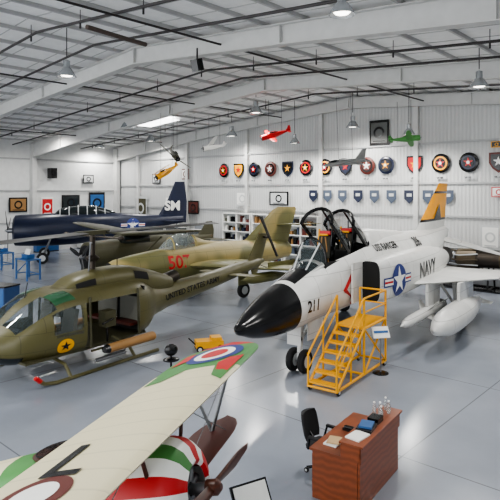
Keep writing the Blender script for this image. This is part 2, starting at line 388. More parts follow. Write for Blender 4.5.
for sx in (4.25,5.6):
    m.box((sx,0,2.95),(.22,.42,1.15),BLACK,rot=(0,12,0)); m.box((sx-.2,0,2.55),(.4,.4,.2),SEATM); m.box((sx+.02,0,3.5),(.2,.34,.1),RED); m.box((sx-.1,0,3.1),(.1,.36,.6),SEATM,rot=(0,12,0))
    m.cyl((sx-.1,-.2,3.15),(sx-.02,-.2,3.6),.03,BLACK); m.cyl((sx-.1,.2,3.15),(sx-.02,.2,3.6),.03,YEL)
    m.cyl((sx-.14,-.12,3.45),(sx-.14,.12,3.45),.03,YEL); m.cyl((sx-.16,-.15,2.7),(sx-.16,-.05,3.4),.02,TAN); m.cyl((sx-.16,.15,2.7),(sx-.16,.05,3.4),.02,TAN)
def arch(x,z0,w,h,n=10): return [(x,-w*math.cos(math.pi*i/n),z0+h*math.sin(math.pi*i/n)) for i in range(n+1)]
def shell(pa,pb,mm):
    n=len(pa); m.add(pa+pb,[(i,i+1,n+i+1,n+i) for i in range(n-1)],mm)
A=arch(2.75,2.55,.3,.06);B=arch(3.4,2.75,.44,.68); shell(A,B,GLASS); m.tube(B,.03,BLACK); m.tube([A[0],B[0]],.03,WHITE); m.tube([A[-1],B[-1]],.03,WHITE); m.tube([A[3],B[3]],.022,LGREY); m.tube([A[7],B[7]],.022,LGREY)
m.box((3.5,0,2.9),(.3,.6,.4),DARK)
for (hx,L,ang) in ((4.75,1.35,38),(6.05,1.25,36)):
    ct,st=math.cos(math.radians(ang)),math.sin(math.radians(ang))
    def tr(p): 
        dx=p[0]-hx; dz=p[2]-3.0; return (hx+dx*ct+dz*st*1.0, p[1], 3.0-dx*st+dz*ct)
    prev=None
    for k in range(5):
        x=hx-L*k/4; ar=[tr(p) for p in arch(x,2.95,.46,.5+.04*math.sin(math.pi*k/4))]
        if prev: shell(prev,ar,GLASSD if k in (1,) else GLASS)
        if k in(0,4): m.tube(ar,.05,BLACK)
        prev=ar
        if k==0: first=ar
    m.tube([first[0],prev[0]],.05,BLACK); m.tube([first[-1],prev[-1]],.05,BLACK); m.tube([first[5],prev[5]],.03,BLACK)
    m.cyl((hx-.3,0,2.9),tr((hx-.8,0,3.4)),.025,STEEL)
m.loft(dense([(5.95,0,3.0,.45,.12,.2),(6.2,0,3.0,.5,.5,.3),(7.5,0,3.0,.44,.42,.3),(9.5,0,3.0,.34,.25,.3),(12,0,2.9,.15,.12,.2)]),WHITE,20)
for sg in (-1,1):
    I=dense([(4.95,sg*1.0,2.12,.3,.58,.56,4),(5.6,sg*1.02,2.12,.4,.62,.6,4),(7,sg*1.0,2.1,.5,.63,.6,3.4),(10,sg*.9,2.08,.52,.62,.54,3),(11.8,sg*.72,2.02,.45,.5,.42,2.4),(12.9,sg*.55,1.98,.4,.4,.38,2)])
    m.loft(I,WHITE,28,cap0=DARK); m.box((4.75,sg*.76,2.14),(.9,.04,1.1),WHITE)
    m.loft([(12.9,sg*.5,1.98,.41,.41,.41),(13.5,sg*.5,2.0,.38,.38,.38),(13.9,sg*.5,2.02,.32,.32,.32)],DSTEEL,20,cap1=DARK)
    if sg<0: IP=I
    yr=1.25; m.wing([((6.9,sg*yr,1.78),(12.2,sg*yr*.9,1.72),.22),((9.8,sg*3.4,1.8),(12.2,sg*3.4,1.76),.14)],WHITE)
    m.wing([((9.85,sg*3.44,1.8),(12.2,sg*3.44,1.78),.13),((10.9,sg*3.5,3.5),(12.2,sg*3.5,3.45),.07)],WHITE,nrm=(0,1,0))
    m.wing([((13.3,sg*.45,2.65),(15.3,sg*.4,2.6),.14),((15.2,sg*2.5,1.95),(16.1,sg*2.5,1.9),.05)],WHITE if sg<0 else STEEL)
    m.wheel((9.9,sg*2.2,.4),.4,.26); m.cyl((9.9,sg*2.05,.4),(9.7,sg*2.0,1.75),.08,WHITE); m.cyl((9.9,sg*2.0,.7),(9.2,sg*1.6,1.7),.05,WHITE); m.box((9.6,sg*2.5,1.15),(.9,.03,.8),WHITE)
    T=dense([(5.7,sg*2.55,.8,.01,.01,.01),(5.9,sg*2.55,.8,.16,.16,.16),(6.6,sg*2.55,.8,.34,.34,.34),(7.6,sg*2.55,.82,.4,.4,.4),(9.0,sg*2.55,.84,.37,.37,.37),(10.6,sg*2.55,.86,.15,.15,.15),(11.1,sg*2.55,.86,.02,.02,.02)])
    m.loft(T,WHITE,24); m.box((9.0,sg*2.55,1.4),(1.6,.1,.75),WHITE)
    for k in(0,1): m.wing([((10.1,sg*2.55,.9),(10.9,sg*2.55,.9),.05),((10.5,sg*2.55+(.45 if k else -.45),.8),(10.95,sg*2.55+(.45 if k else -.45),.8),.03)],WHITE)
    T=dense([(5.3,sg*1.75,.9,.01,.01,.01),(5.8,sg*1.75,.9,.13,.13,.13),(6.7,sg*1.75,.9,.16,.16,.16),(9.2,sg*1.75,.9,.16,.16,.16)])
    m.loft(T,WHITE,14,cap1=DARK); m.box((8.2,sg*1.75,1.35),(1.2,.08,.8),WHITE)
    for an in(45,135,225,315):
        c_,s_=math.cos(math.radians(an)),math.sin(math.radians(an))
        m.wing([((7.2,sg*1.75+.1*c_,.9+.1*s_),(7.9,sg*1.75+.1*c_,.9+.1*s_),.03),((7.7,sg*1.75+.42*c_,.9+.42*s_),(7.9,sg*1.75+.42*c_,.9+.42*s_),.02)],WHITE,nrm=(0,-s_,c_))
        m.wing([((8.8,sg*1.75+.1*c_,.9+.1*s_),(9.2,sg*1.75+.1*c_,.9+.1*s_),.03),((9.0,sg*1.75+.35*c_,.9+.35*s_),(9.2,sg*1.75+.35*c_,.9+.35*s_),.02)],WHITE,nrm=(0,-s_,c_))
def fsec(z):
    u=(z-2.9)/2.1; return ((11.4+3.3*u,0,z),(15.5+.5*u,0,z),.2-.12*u)
zs=[2.8,3.4,3.5,4.55,4.65,5.0]
m.wing([fsec(z) for z in zs],[WHITE,BLACK,ORANGE,BLACK,ORANGE],nrm=(0,1,0))
m.add([(13.6,-.13,3.5),(14.6,-.12,3.5),(14.4,-.12,4.1)],[(0,1,2)],BLACK)
for sg in(-1,1): m.wheel((2.75,sg*.17,.3),.3,.16)
m.cyl((2.75,0,.3),(2.9,0,1.4),.07,WHITE); m.cyl((2.75,-.2,.3),(2.75,.2,.3),.05,STEEL); m.cyl((2.85,0,.8),(3.6,0,1.4),.04,WHITE); m.box((3.1,-.28,1.1),(.8,.03,.5),WHITE); m.box((2.5,0,1.0),(.03,.4,.5),WHITE)
m.cyl((2.75,0,.8),(2.6,-.12,.9),.06,BLACK)
def fs(x,z,k=0): return (x,surf_y(S,x,z,-1,.012+k),z)
def fi(x,z,k=0): return (x,surf_y(IP,x,z,-1,.014+k),z)
m.text('211',2.15,1.7,.4,fs,BLACK)
m.insignia(6.0,2.08,.42,fi)
m.text('NAVY',7.7,1.92,.66,fi,BLACK,bold=.03)
m.text('206',9.3,2.76,.42,lambda x,z:(x,surf_y(S,x,min(z,3.0),-1,.03),z),BLACK)
m.text('USS RANGER',6.2,2.84,.28,lambda x,z:(x,surf_y(S,x,z,-1,.03),z),BLACK)
m.add([fs(3.9,2.0,.01),fs(4.6,2.55,.01),fs(4.6,2.4,.01),fs(4.1,2.0,.01)],[(0,1,2,3)],RED)
m.add([fs(3.9,2.0,.01),fs(4.1,2.0,.01),fs(4.6,1.65,.01),fs(4.6,1.5,.01)],[(0,1,2,3)],RED)
m.build('jet_fighter',F4[0],F4[1])
# boarding stairs
m=MB(); ya,yb=-1.6,-.86; H=1.25; RA=.75; xa,xb,xc=1.7,3.2,4.6
for y in(ya,yb):
    m.cyl((xa,y,.12),(xb,y,H),.035,YEL); m.cyl((xb,y,H),(xc,y,H),.035,YEL)
    m.cyl((xa,y,.85),(xb,y,H+RA),.025,YEL); m.cyl((xa,y,.12),(xa,y,.85),.025,YEL); m.cyl((xa,y,.5),(xb,y,H+RA*.5),.018,YEL)
    for x in(xb,xc): m.cyl((x,y,.1),(x,y,H+RA),.03,YEL)
    xm=(xa+xb)/2; m.cyl((xm,y,.7),(xm,y,1.45),.022,YEL)
    m.cyl((xa,y,.12),(xc,y,.12),.035,YEL); m.cyl((xb,y,.12),(xc,y,H),.025,YEL); m.cyl((xc,y,.12),(xb,y,H),.025,YEL); m.cyl((xm,y,.12),(xm,y,.7),.025,YEL)
    for x in(xa+.1,xc-.1): m.wheel((x,y,.08),.08,.05)
m.cyl((xb,ya,H+RA),(xc,ya,H+RA),.025,YEL); m.cyl((xb,ya,H+.4),(xc,ya,H+.4),.02,YEL); m.cyl((xc,ya,H+RA),(xc,yb,H+RA),.025,YEL); m.cyl((xc,ya,H+.4),(xc,yb,H+.4),.02,YEL)
for x in(xa,xb,xc): m.cyl((x,ya,.12),(x,yb,.12),.03,YEL)
m.b2((xb,ya,H-.03),(xc,yb,H+.03),YEL)
for k in range(6): u=(k+.5)/6.3; m.box((xa+(xb-xa)*u,(ya+yb)/2,.12+(H-.12)*u),(.24,.7,.035),YEL)
m.build('boarding_stairs',F4[0],F4[1])
# ---------------------------------------------------------------- utility helicopter
HU=((-6.4,12.95,0),54.4)
m=MB()
S=dense([(0,0,1.1,.08,.06,.08,2.2),(.12,0,1.12,.5,.28,.36,2.3),(.5,0,1.2,.85,.5,.62,2.5),(1.0,0,1.32,1.05,.8,.78,2.8),(1.6,0,1.4,1.15,1.02,.86,3.2),(2.2,0,1.4,1.2,1.08,.88,3.6),(4.0,0,1.4,1.2,1.08,.88,3.6),
 (4.6,0,1.42,1.05,.98,.8,3.0),(5.2,0,1.45,.66,.7,.6,2.4),(6.1,0,1.5,.42,.48,.46,2.2),(9,0,1.78,.3,.36,.33,2.1),(11.4,0,2.08,.2,.25,.22,2.1),(11.9,0,2.15,.08,.1,.1,2)],4)
def hsk(x,t):
    s=(148<t<214) or (t<32 or t>326)
    if 2.35<x<4.0 and s: return True
    if 1.35<x<2.1 and (150<t<182 or t<30 or t>358): return True
    return .55<x<1.45 and (38<t<84 or 96<t<142)
m.loft(S,OLIVE,60,skip=hsk)
m.patch(S,.5,1.5,36,86,GLASS,0);m.patch(S,.5,1.5,94,144,GLASS,0); m.patch(S,.16,.62,205,250,GLASSD);m.patch(S,.16,.62,290,335,GLASSD); m.patch(S,1.35,2.1,150,182,GLASS,0)
GT=mat('green_tint',(50,92,64),.1)
m.patch(S,1.45,2.0,100,135,GT,.01); m.patch(S,1.45,2.0,45,80,GT,.01)
m.b2((.6,-1.0,.68),(4.4,1.0,.74),OLIVED); m.b2((4.3,-1.0,.7),(4.36,1.0,2.3),DARK); m.b2((1.0,-.5,.74),(1.25,.5,1.35),DARK)
GREY=mat('seat_grey',(122,122,114),.8)
for sg in(-1,1):
    m.box((1.95,sg*.5,1.1),(.45,.5,.12),GREY); m.box((2.18,sg*.5,1.5),(.1,.5,.8),GREY,rot=(0,8,0)); m.box((2.22,sg*.5,2.0),(.1,.28,.2),GREY)
    m.box((4.1,sg*.5,1.05),(.45,.85,.08),MAROON); m.box((4.28,sg*.5,1.5),(.06,.85,.8),GREY)
    for x in (2.35,4.0): m.cyl((x,sg*1.15,.75),(x,sg*1.1,2.3),.035,OLIVED)
    m.box((3.0,sg*1.0,1.5),(.35,.3,.5),OLIVED); m.cyl((3.0,sg*1.0,.75),(3.0,sg*1.0,1.4),.03,BLACK); m.cyl((2.6,sg*1.3,1.45),(3.3,sg*1.05,1.5),.035,BLACK)
    m.box((3.2,sg*1.22,.68),(1.8,.04,.06),OLIVED)
    yk=sg*1.2
    m.tube([(.75,yk,.32),(.95,yk,.12),(1.3,yk,.05),(4.7,yk,.05)],.055,OLIVE)
    m.tube([(.72,yk,.36),(.85,yk,.22)],.06,RED)
    for x in(1.7,3.8): m.tube([(x,sg*1.2,.07),(x,sg*.95,.4),(x,0,.58)],.045,OLIVE)
    m.cyl((2.6,sg*1.5,.72),(4.2,sg*1.5,.72),.14,TAN,n=16); m.lathe([(.14,0),(.1,.12)],(2.6,sg*1.5,.72),(-1,0,0),BLACK,16); m.cyl((3.1,sg*1.1,.9),(3.1,sg*1.5,.8),.05,OLIVED)
    for k in range(4): 
        t=k*math.pi/2; m.cyl((2.2,sg*1.5+.05*math.cos(t),.48+.05*math.sin(t)),(3.2,sg*1.5+.05*math.cos(t),.48+.05*math.sin(t)),.02,STEEL)
    m.wing([((9.2,sg*.3,1.85),(9.9,sg*.3,1.85),.08),((9.4,sg*1.3,1.85),(9.9,sg*1.3,1.85),.05)],OLIVE)
C=dense([(2.0,0,2.42,.3,.05,.2),(2.5,0,2.42,.5,.35,.2,2.6),(3.2,0,2.42,.55,.5,.3,2.8),(4.4,0,2.36,.55,.55,.4,2.8),(5.4,0,2.15,.46,.48,.5,2.4),(6.3,0,2.0,.3,.3,.4,2)])
m.loft(C,OLIVE,28,cap1=DARK); m.lathe([(.24,0),(.22,.5),(.2,.5),(.2,.1)],(6.2,0,2.1),(1,0,.25),DSTEEL,18)
for sg in(-1,1): m.patch(C,2.4,3.0,(150 if sg<0 else 5),(175 if sg<0 else 30),DARK,.012); m.patch(C,4.4,5.0,(140 if sg<0 else 15),(172 if sg<0 else 40),DARK,.012)
RZ=4.15
m.cyl((3.3,0,2.85),(3.3,0,RZ+.05),.08,DSTEEL); m.box((3.3,0,RZ),(1.1,.18,.14),OLIVED); m.lathe([(.16,0),(.2,.1),(.1,.2)],(3.3,0,3.2),(0,0,1),DSTEEL,14)
m.tube([(3.0,-.3,RZ-.3),(3.3,0,RZ-.35),(3.6,.3,RZ-.3)],.03,STEEL); m.cyl((3.0,-.3,RZ-.3),(3.05,-.15,2.9),.02,STEEL); m.cyl((3.6,.3,RZ-.3),(3.5,.15,2.9),.02,STEEL)
BB=mat('blade_black',(26,28,26),.5)
rc,rs=math.cos(math.radians(8)),math.sin(math.radians(8))
for sg in(-1,1):
    d=Vector((rc,rs,0))*sg; n=Vector((-rs,rc,0)); q=Vector((3.3,0,RZ))
    m.wing([(q+d*.4+n*.27,q+d*.4-n*.27,.1),(q+d*6.6+n*.27+Vector((0,0,-.1)),q+d*6.6-n*.27+Vector((0,0,-.1)),.09)],BB)
m.cyl((3.3,-1.2,RZ-.12),(3.3,1.2,RZ-.12),.03,DSTEEL); m.ball((3.3,-1.2,RZ-.12),(.1,.08,.08),DSTEEL); m.ball((3.3,1.2,RZ-.12),(.1,.08,.08),DSTEEL)
m.wing([((10.7,0,2.1),(11.8,0,2.1),.14),((11.6,0,3.5),(12.3,0,3.45),.1)],OLIVE,nrm=(0,1,0)); m.wing([((11.0,0,2.1),(11.7,0,2.1),.1),((11.1,0,1.6),(11.5,0,1.6),.06)],OLIVE,nrm=(0,1,0))
m.cyl((11.9,0,3.3),(11.9,-.35,3.3),.06,DSTEEL); m.wing([((11.8,-.32,3.3),(12.0,-.32,3.3),.03),((11.2,-.32,4.3),(11.4,-.32,4.35),.02)],BLACK,nrm=(0,1,0)); m.wing([((11.8,-.32,3.3),(12.0,-.32,3.3),.03),((12.4,-.32,2.3),(12.6,-.32,2.3),.02)],BLACK,nrm=(0,1,0))
m.tube([(11.6,0,2.0),(12.2,0,1.75)],.02,OLIVED)
def hs(x,z,k=0): return (x,surf_y(S,x,z,-1,.014+k),z)
m.text('UNITED STATES ARMY',5.75,0,.29,lambda x,z:hs(x,z+1.42+.09*(x-5.5)),BLACK,bold=.02)
m.disc(1.6,1.0,.22,hs,YEL); m.star(1.6,1.0,.15,lambda x,z:hs(x,z,.006),BLACK)
m.cyl((4.2,0,2.9),(4.2,0,3.2),.015,DSTEEL); m.cyl((1.3,.2,2.2),(1.4,.2,2.75),.015,BLACK)
o=m.build('military_helicopter',HU[0],HU[1]); o.scale=(1,1,.84)
# ---------------------------------------------------------------- swept wing jet "507"
m=MB()
S=dense([(0,0,1.5,.36,.36,.36,2),(.25,0,1.5,.44,.45,.45,2),(1,0,1.5,.56,.58,.58,2),(2.3,0,1.52,.66,.7,.68,2),(4,0,1.55,.72,.78,.74,2),(6,0,1.55,.72,.78,.72,2),(8,0,1.6,.62,.66,.62,2),(9.6,0,1.65,.46,.48,.46,2),(10.2,0,1.65,.4,.42,.4,2)])
m.loft(S,CAMO,36,cap1=DARK)
m.lathe([(.36,0),(.3,.15),(.28,.6)],(0,0,1.5),(1,0,0),DARK,28); m.ball((.6,0,1.5),(.02,.3,.3),DARK); m.box((.2,0,1.5),(.3,.04,.66),DSTEEL)
C=dense([(2.2,0,2.1,.1,.05,.1),(2.7,0,2.12,.3,.42,.2),(3.3,0,2.15,.36,.68,.2),(4.0,0,2.2,.32,.52,.2),(4.8,0,2.2,.2,.25,.2),(6,0,2.2,.1,.12,.1)])
CG=mat('canopy_clear',(150,160,160),.05,kind='plain',alpha=.5)
m.loft(C,lambda x,t: CG if x<4.1 else CAMO,24); m.tube([ringpt(sec_at(C,2.9),math.radians(a),.01) for a in range(0,181,20)],.035,CAMO); m.tube([ringpt(sec_at(C,4.1),math.radians(a),.01) for a in range(0,181,20)],.035,CAMO)
m.box((3.6,0,2.3),(.2,.35,.7),DARK)
for sg in(-1,1):
    m.wing([((3.3,sg*.6,1.5),(6.6,sg*.6,1.48),.3),((7.2,sg*4.6,1.3),(8.6,sg*4.6,1.28),.1)],CAMO)
    for u in(.35,.6,.85): m.box((3.3+3.9*u+1.0,sg*(.6+4.0*u),1.52),(1.7,.02,.22),CAMO)
    m.wing([((9.4,sg*.08,2.95),(10.6,sg*.08,2.95),.1),((10.7,sg*1.5,3.0),(11.3,sg*1.5,3.0),.04)],CAMO)
    m.wheel((5.6,sg*1.7,.33),.33,.18); m.cyl((5.6,sg*1.6,.33),(5.4,sg*1.55,1.4),.06,STEEL); m.box((5.4,sg*1.9,.9),(.6,.02,.6),CAMO)
    T=dense([(4.6,sg*2.6,.95,.01,.01,.01),(5.2,sg*2.6,.95,.2,.2,.2),(6.4,sg*2.6,.95,.22,.22,.22),(7.6,sg*2.6,.95,.03,.03,.03)]); m.loft(T,CAMO,16)
m.wheel((1.3,0,.25),.25,.14); m.cyl((1.3,0,.25),(1.4,0,1.1),.05,STEEL)
m.wing([((7.0,0,2.1),(10.3,0,1.95),.24),((9.2,0,3.7),(11.0,0,3.7),.1),((9.6,0,3.85),(10.9,0,3.82),.05)],CAMO,nrm=(0,1,0))
m.wing([((5.0,0,2.2),(8,0,2.1),.1),((7.3,0,2.3),(8,0,2.4),.05)],CAMO,nrm=(0,1,0))
m.text('507',2.35,1.45,.74,lambda x,z:(x,surf_y(S,x,z,-1,.02),z),RED,bold=.02)
m.build('camouflage_jet',(-5.5,21.4,0),43.8)
# ---------------------------------------------------------------- generic propeller planes
def propplane(name,loc,yaw,L,R,body,high,span,fintxt=None,finh=3.6,scale=1,z0=1.6,canopy=True,roll=0,pitch=0,prop=1.3,gear=True,biplane=False,wm=None,tips=None,wires=None):
    m=MB(); wm=wm or body
    zc=z0
    S=dense([(0,0,zc,R*.75,R*.75,R*.75),(.12*R,0,zc,R*.95,R*.95,R*.95),(1.2*R,0,zc,R,R,R),(L*.2,0,zc+.02,R*.92,R*1.02,R*1.02,2.3),(L*.45,0,zc+.1*R,R*.8,R*1.0,R*.95,2.4),(L*.7,0,zc+.3*R,R*.5,R*.62,R*.6,2.2),(L*.97,0,zc+.5*R,R*.12,R*.3,R*.2)])
    m.loft(S,body,28,cap1=body); m.lathe([(R*.75,0),(R*.55,.04),(R*.5,.3)],(0,0,zc),(1,0,0),DARK,24)
    m.ball((.2*R,0,zc),(.1*R,R*.6,R*.6),DARK)
    for i in range(9): t=2*math.pi*i/9; m.cyl((.14*R,R*.2*math.cos(t),zc+R*.2*math.sin(t)),(.14*R,R*.6*math.cos(t),zc+R*.6*math.sin(t)),R*.09,DSTEEL,n=8)
    m.lathe([(R*.16,0),(R*.16,R*.4),(.01,R*.6)],(.1*R,0,zc),(-1,0,0),STEEL,14)
    for i in range(3):
        t=math.radians(20+120*i); c,s=math.cos(t),math.sin(t); px=-R*.3
        d=Vector((0,c,s)); n=Vector((0,-s,c)); q=Vector((px,0,zc))
        m.wing([(q+n*.08*R+d*.1*R,q-n*.08*R+d*.1*R,.05*R),(q+n*.17*R+d*prop*.5,q-n*.17*R+d*prop*.5,.04*R),(q+n*.1*R+d*prop,q-n*.1*R+d*prop,.02*R)],BLACK,nrm=(1,0,0))
    if canopy:
        C=dense([(L*.2,0,zc+R*.8,R*.2,R*.05,.1*R),(L*.25,0,zc+R*.85,R*.45,R*.5,.2*R),(L*.42,0,zc+R*.9,R*.48,R*.62,.2*R),(L*.55,0,zc+R*.8,R*.3,R*.35,.2*R),(L*.6,0,zc+R*.7,R*.1,R*.1,.1*R)])
        m.loft(C,GLASSD,20)
        for u in(.25,.3,.35,.4,.45,.5): m.tube([ringpt(sec_at(C,L*u),math.radians(a),.01) for a in range(0,181,30)],R*.035,LGREY if fintxt else body)
    else:
        m.loft(dense([(L*.17,0,zc+R*.7,R*.6,.05*R,.1*R,3),(L*.22,0,zc+R*.75,R*.75,R*.55,.2*R,3),(L*.45,0,zc+R*.75,R*.7,R*.55,.2*R,3),(L*.62,0,zc+R*.6,R*.2,R*.1,.1*R)]),lambda x,t:(GLASSD if (x<L*.4 and (t<50 or t>130)) else body),28)
    wz=zc+(R*1.28 if high else -R*.45); ch=span*.17; lx=L*.22; tm=[wm,tips] if tips else wm
    for sg in(-1,1):
        y1=span/2
        m.wing([((lx,sg*(0 if high else R*.6),wz),(lx+ch,sg*(0 if high else R*.6),wz),.13*ch),((lx+.05*ch,sg*y1*.7,wz+.03*span),(lx+ch*.9,sg*y1*.7,wz+.03*span),.11*ch),((lx+ch*.25,sg*y1,wz+.04*span),(lx+ch*.7,sg*y1,wz+.04*span),.05*ch)],tm)
        if biplane:
            uz=zc+R*1.6
            m.wing([((lx-.1*ch,0,uz),(lx+ch*.9,0,uz),.1*ch),((lx,sg*y1*.9,uz),(lx+ch*.8,sg*y1*.9,uz),.1*ch),((lx+ch*.2,sg*y1,uz),(lx+ch*.6,sg*y1,uz),.05*ch)],wm)
            for dx in(.15,.75): m.cyl((lx+ch*dx,sg*y1*.7,wz),(lx+ch*dx,sg*y1*.7,uz),.02*R+.01,wm); m.cyl((lx+ch*dx,sg*R*.5,zc),(lx+ch*dx,sg*R*.6,uz),.02*R+.01,wm)
        m.wing([((L*.84,0,zc+.45*R),(L*.97,0,zc+.45*R),.08*R),((L*.88,sg*span*.16,zc+.5*R),(L*.96,sg*span*.16,zc+.5*R),.04*R)],body)
        if high: m.cyl((lx+ch*.4,sg*R*.8,zc-R*.6),(lx+ch*.4,sg*y1*.5,wz),.04*R+.01,body)
        if gear:
            m.wheel((L*.16,sg*R*1.6,.36),.36,.2); m.cyl((L*.16,sg*R*1.5,.36),(L*.2,sg*R*.9,zc-R*.5),.06*R+.005,STEEL)
    fz=finh
    m.wing([((L*.8,0,zc+.5*R),(L*.99,0,zc+.3*R),.14*R),((L*.87,0,(fz+zc)/2+.2*R),(L*.995,0,(fz+zc)/2+.2*R),.1*R),((L*.92,0,fz),(L*.98,0,fz),.05*R)],body,nrm=(0,1,0))
    if gear: m.cyl((L*.93,0,zc+.3*R),(L*.95,0,.15),.05*R,STEEL); m.wheel((L*.95,0,.15),.15,.08)
    if fintxt: m.text(fintxt,L*.855,zc+(fz-zc)*.38,.9,lambda x,z:(x,-.14,z),PLWHITE,bold=.04)
    if fintxt: m.insignia(L*.66,zc+.25,.42,lambda x,z,k=0:(x,surf_y(S,x,z,-1,.02+k),z))
    if wires:
        Mi=Euler((math.radians(roll),math.radians(pitch),math.radians(yaw))).to_matrix().inverted()
        aw=ca*loc[0]+sa*loc[1]
        for wx in wires:
            p=Vector((wx,0,zc+R)); up=Mi@Vector((0,0,1)); m.cyl(p,p+up*(roof(aw)-loc[2]-zc-1.0),.01,PIPE,n=5)
    return m.build(name,loc,yaw,pitch,roll,scale)
propplane('torpedo_bomber',(-15.5,36,0),18.4,11.6,1.05,NAVY,False,12,'SM',5.3,z0=2.05,prop=2.0)
propplane('liaison_plane',(-7.6,25.4,0),50,8.6,.7,OLIVED,True,9.5,None,2.9,z0=1.62,canopy=False,prop=1.0)
propplane('model_biplane',(-5.0,30,5.2),40,1.6,.17,YEL,False,2.0,None,.5,z0=.2,canopy=False,prop=.25,roll=-15,pitch=-25,biplane=True,gear=False,wires=(.4,1.2))
propplane('model_monoplane',(.6,28,7.2),10,1.6,.15,RED,False,1.8,None,.5,z0=.15,canopy=True,prop=.25,roll=25,pitch=-14,gear=False,wires=(.4,1.1))
propplane('model_fighter',(-4.1,30.5,6.3),115,1.9,.16,OLIVED,False,2.4,None,.5,z0=.15,prop=.3,roll=35,pitch=-20,gear=False,wires=(.5,1.2))
propplane('model_seaplane',(-2.6,31,6.9),30,1.5,.13,PLWHITE,True,2.0,None,.45,z0=.15,prop=.25,roll=-20,pitch=-8,gear=False,wires=(.4,1.1))
propplane('model_trainer',(7.6,24.5,6.9),160,1.4,.13,GREEN,False,1.7,None,.45,z0=.15,prop=.25,roll=20,pitch=6,gear=False,wires=(.4,1.0))
m=MB(); S=dense([(0,0,0,.01,.01,.01),(.4,0,0,.1,.1,.1),(1.2,0,0,.16,.16,.16),(2.1,0,0,.14,.14,.14),(2.5,0,0,.1,.1,.1)]); JG=mat('model_grey',(128,130,130),.5)
m.loft(S,JG,18,cap1=DARK); m.ball((.75,0,.12),(.3,.08,.1),GLASSD)
for sg in(-1,1):
    m.wing([((.9,sg*.1,0),(1.9,sg*.1,0),.07),((1.6,sg*1.0,.02),(1.95,sg*1.0,.02),.03)],JG); m.wing([((2.1,sg*.1,0),(2.5,sg*.1,0),.04),((2.4,sg*.5,0),(2.6,sg*.5,0),.02)],JG)
m.cyl((1.0,0,.1),(1.0,0,3.4),.01,PIPE,n=5); m.cyl((1.8,0,.1),(1.8,0,3.4),.01,PIPE,n=5)
m.wing([((1.9,0,.1),(2.5,0,.1),.05),((2.35,0,.6),(2.6,0,.6),.02)],JG,nrm=(0,1,0)); m.build('model_jet',(3.1,24,5.75),15,-8,12,scale=.85)
# ---------------------------------------------------------------- WWI biplane (foreground)
m=MB()
LE,TE,WZ=.12,-1.05,.6; SP=3.0
def planx(y):
    u=abs(y)/SP; e=max(0,(u-.8)/.2); k=math.sqrt(max(0,1-e*e)); 
    return LE-.5*(1-k), TE+.5*(1-k)
ys=[-3.0,-2.96,-2.85,-2.7,-2.45]+[-2.0,-1.4,-.7,0,.7,1.4,1.7,2.0,2.25,2.5]+[2.65,2.8,2.9,2.97,3.0]
def wt(y): return .1 if abs(y)<2.7 else .05
segm=[]
for i in range(len(ys)-1):
    y=(ys[i]+ys[i+1])/2; segm.append(CREAM if y<1.7 else (GREEN if y<2.8 else RED))
    if y<-2.2: segm[-1]=GREEN
m.wing([((planx(y)[0],y,WZ),(planx(y)[1],y,WZ),wt(y)) for y in ys],segm,k=10)
def wtop(x,y,k=0):
    l,t=planx(y); u=min(1,max(0,(l-x)/max(.01,l-t))); th=wt(y); return (x,y,WZ+th/2*2.6*math.sqrt(u)*(1-u)+th*.04+.006+k)
RC=(-.44,2.3)
m.disc(*RC,.4,wtop,BLUE,k=5); m.disc(*RC,.29,lambda x,y:wtop(x,y,.003),PLWHITE,k=5); m.disc(*RC,.19,lambda x,y:wtop(x,y,.006),RED,k=5)
def blob(pts,mm,k=.002):
    c=(sum(p[0] for p in pts)/len(pts),sum(p[1] for p in pts)/len(pts)); n=len(pts)
    vs=[wtop(*p,k) for p in pts]+[wtop((p[0]+c[0])/2,(p[1]+c[1])/2,k) for p in pts]+[wtop(*c,k)]
    m.add(vs,[(i,(i+1)%n,n+(i+1)%n,n+i) for i in range(n)]+[(n+i,n+(i+1)%n,2*n) for i in range(n)],mm)
blob([(.05,2.1),(-.12,2.0),(-.2,1.8),(-.12,1.5),(.05,1.45)],RED)
blob([(-.95,2.5),(-.82,2.55),(-.8,2.2),(-.98,2.0)],RED)
blob([(.07,1.7),(-.2,1.7),(-.1,1.3),(.07,1.15)],GREEN,.0)
blob([(-.6,1.7),(-1.0,1.7),(-1.0,1.3),(-.8,1.35)],GREEN,.0)
m.text('L',0,0,.85,lambda x,y:wtop(-.74+x,-1.0+y,.004),BLACK,bold=.01)
m.disc(-.5,-1.3,.3,wtop,MAROON,k=5); m.disc(-.5,-1.3,.2,lambda x,y:wtop(x,y,.003),PLWHITE,k=5)
def lx(y): e=max(0,(abs(y)/2.35-.75)/.25); k=math.sqrt(max(0,1-e*e)); return -.2-.25*(1-k),-.8+.3*(1-k)
yl=[-2.35,-2.3,-2.1,-1.8,-1,0,1,1.7,1.9,2.1,2.25,2.35]
m.wing([((lx(y)[0],y,-.22),(lx(y)[1],y,-.22),.07) for y in yl],MAROON)
for sg in(-1,1):
    for dx in(-.1,-.75): m.cyl((dx,sg*1.95,WZ),(-.5,sg*1.85,-.2),.022,STEEL)
    for dx in(-.1,-.7): m.cyl((dx,sg*.45,WZ),(dx-.05,sg*.32,.2),.02,WOODD)
    m.cyl((-.1,sg*1.9,WZ),(-.3,sg*.4,-.2),.005,STEEL,n=5); m.cyl((-.1,sg*.45,WZ),(-.3,sg*1.85,-.2),.005,STEEL,n=5)
    m.cyl((-.45,sg*.3,-.35),(-.35,sg*.7,-1.45),.03,WOODD); m.cyl((-.95,sg*.3,-.35),(-.4,sg*.7,-1.45),.03,WOODD); m.wheel((-.38,sg*.8,-1.5),.33,.1)
m.cyl((-.38,-.85,-1.5),(-.38,.85,-1.5),.03,STEEL)
S=dense([(-.75,0,0,.46,.46,.46),(-.15,0,0,.47,.47,.47),(.0,0,0,.44,.44,.44),(.1,0,0,.36,.36,.36),(.15,0,0,.24,.24,.24),(.12,0,0,.2,.2,.2)],3)
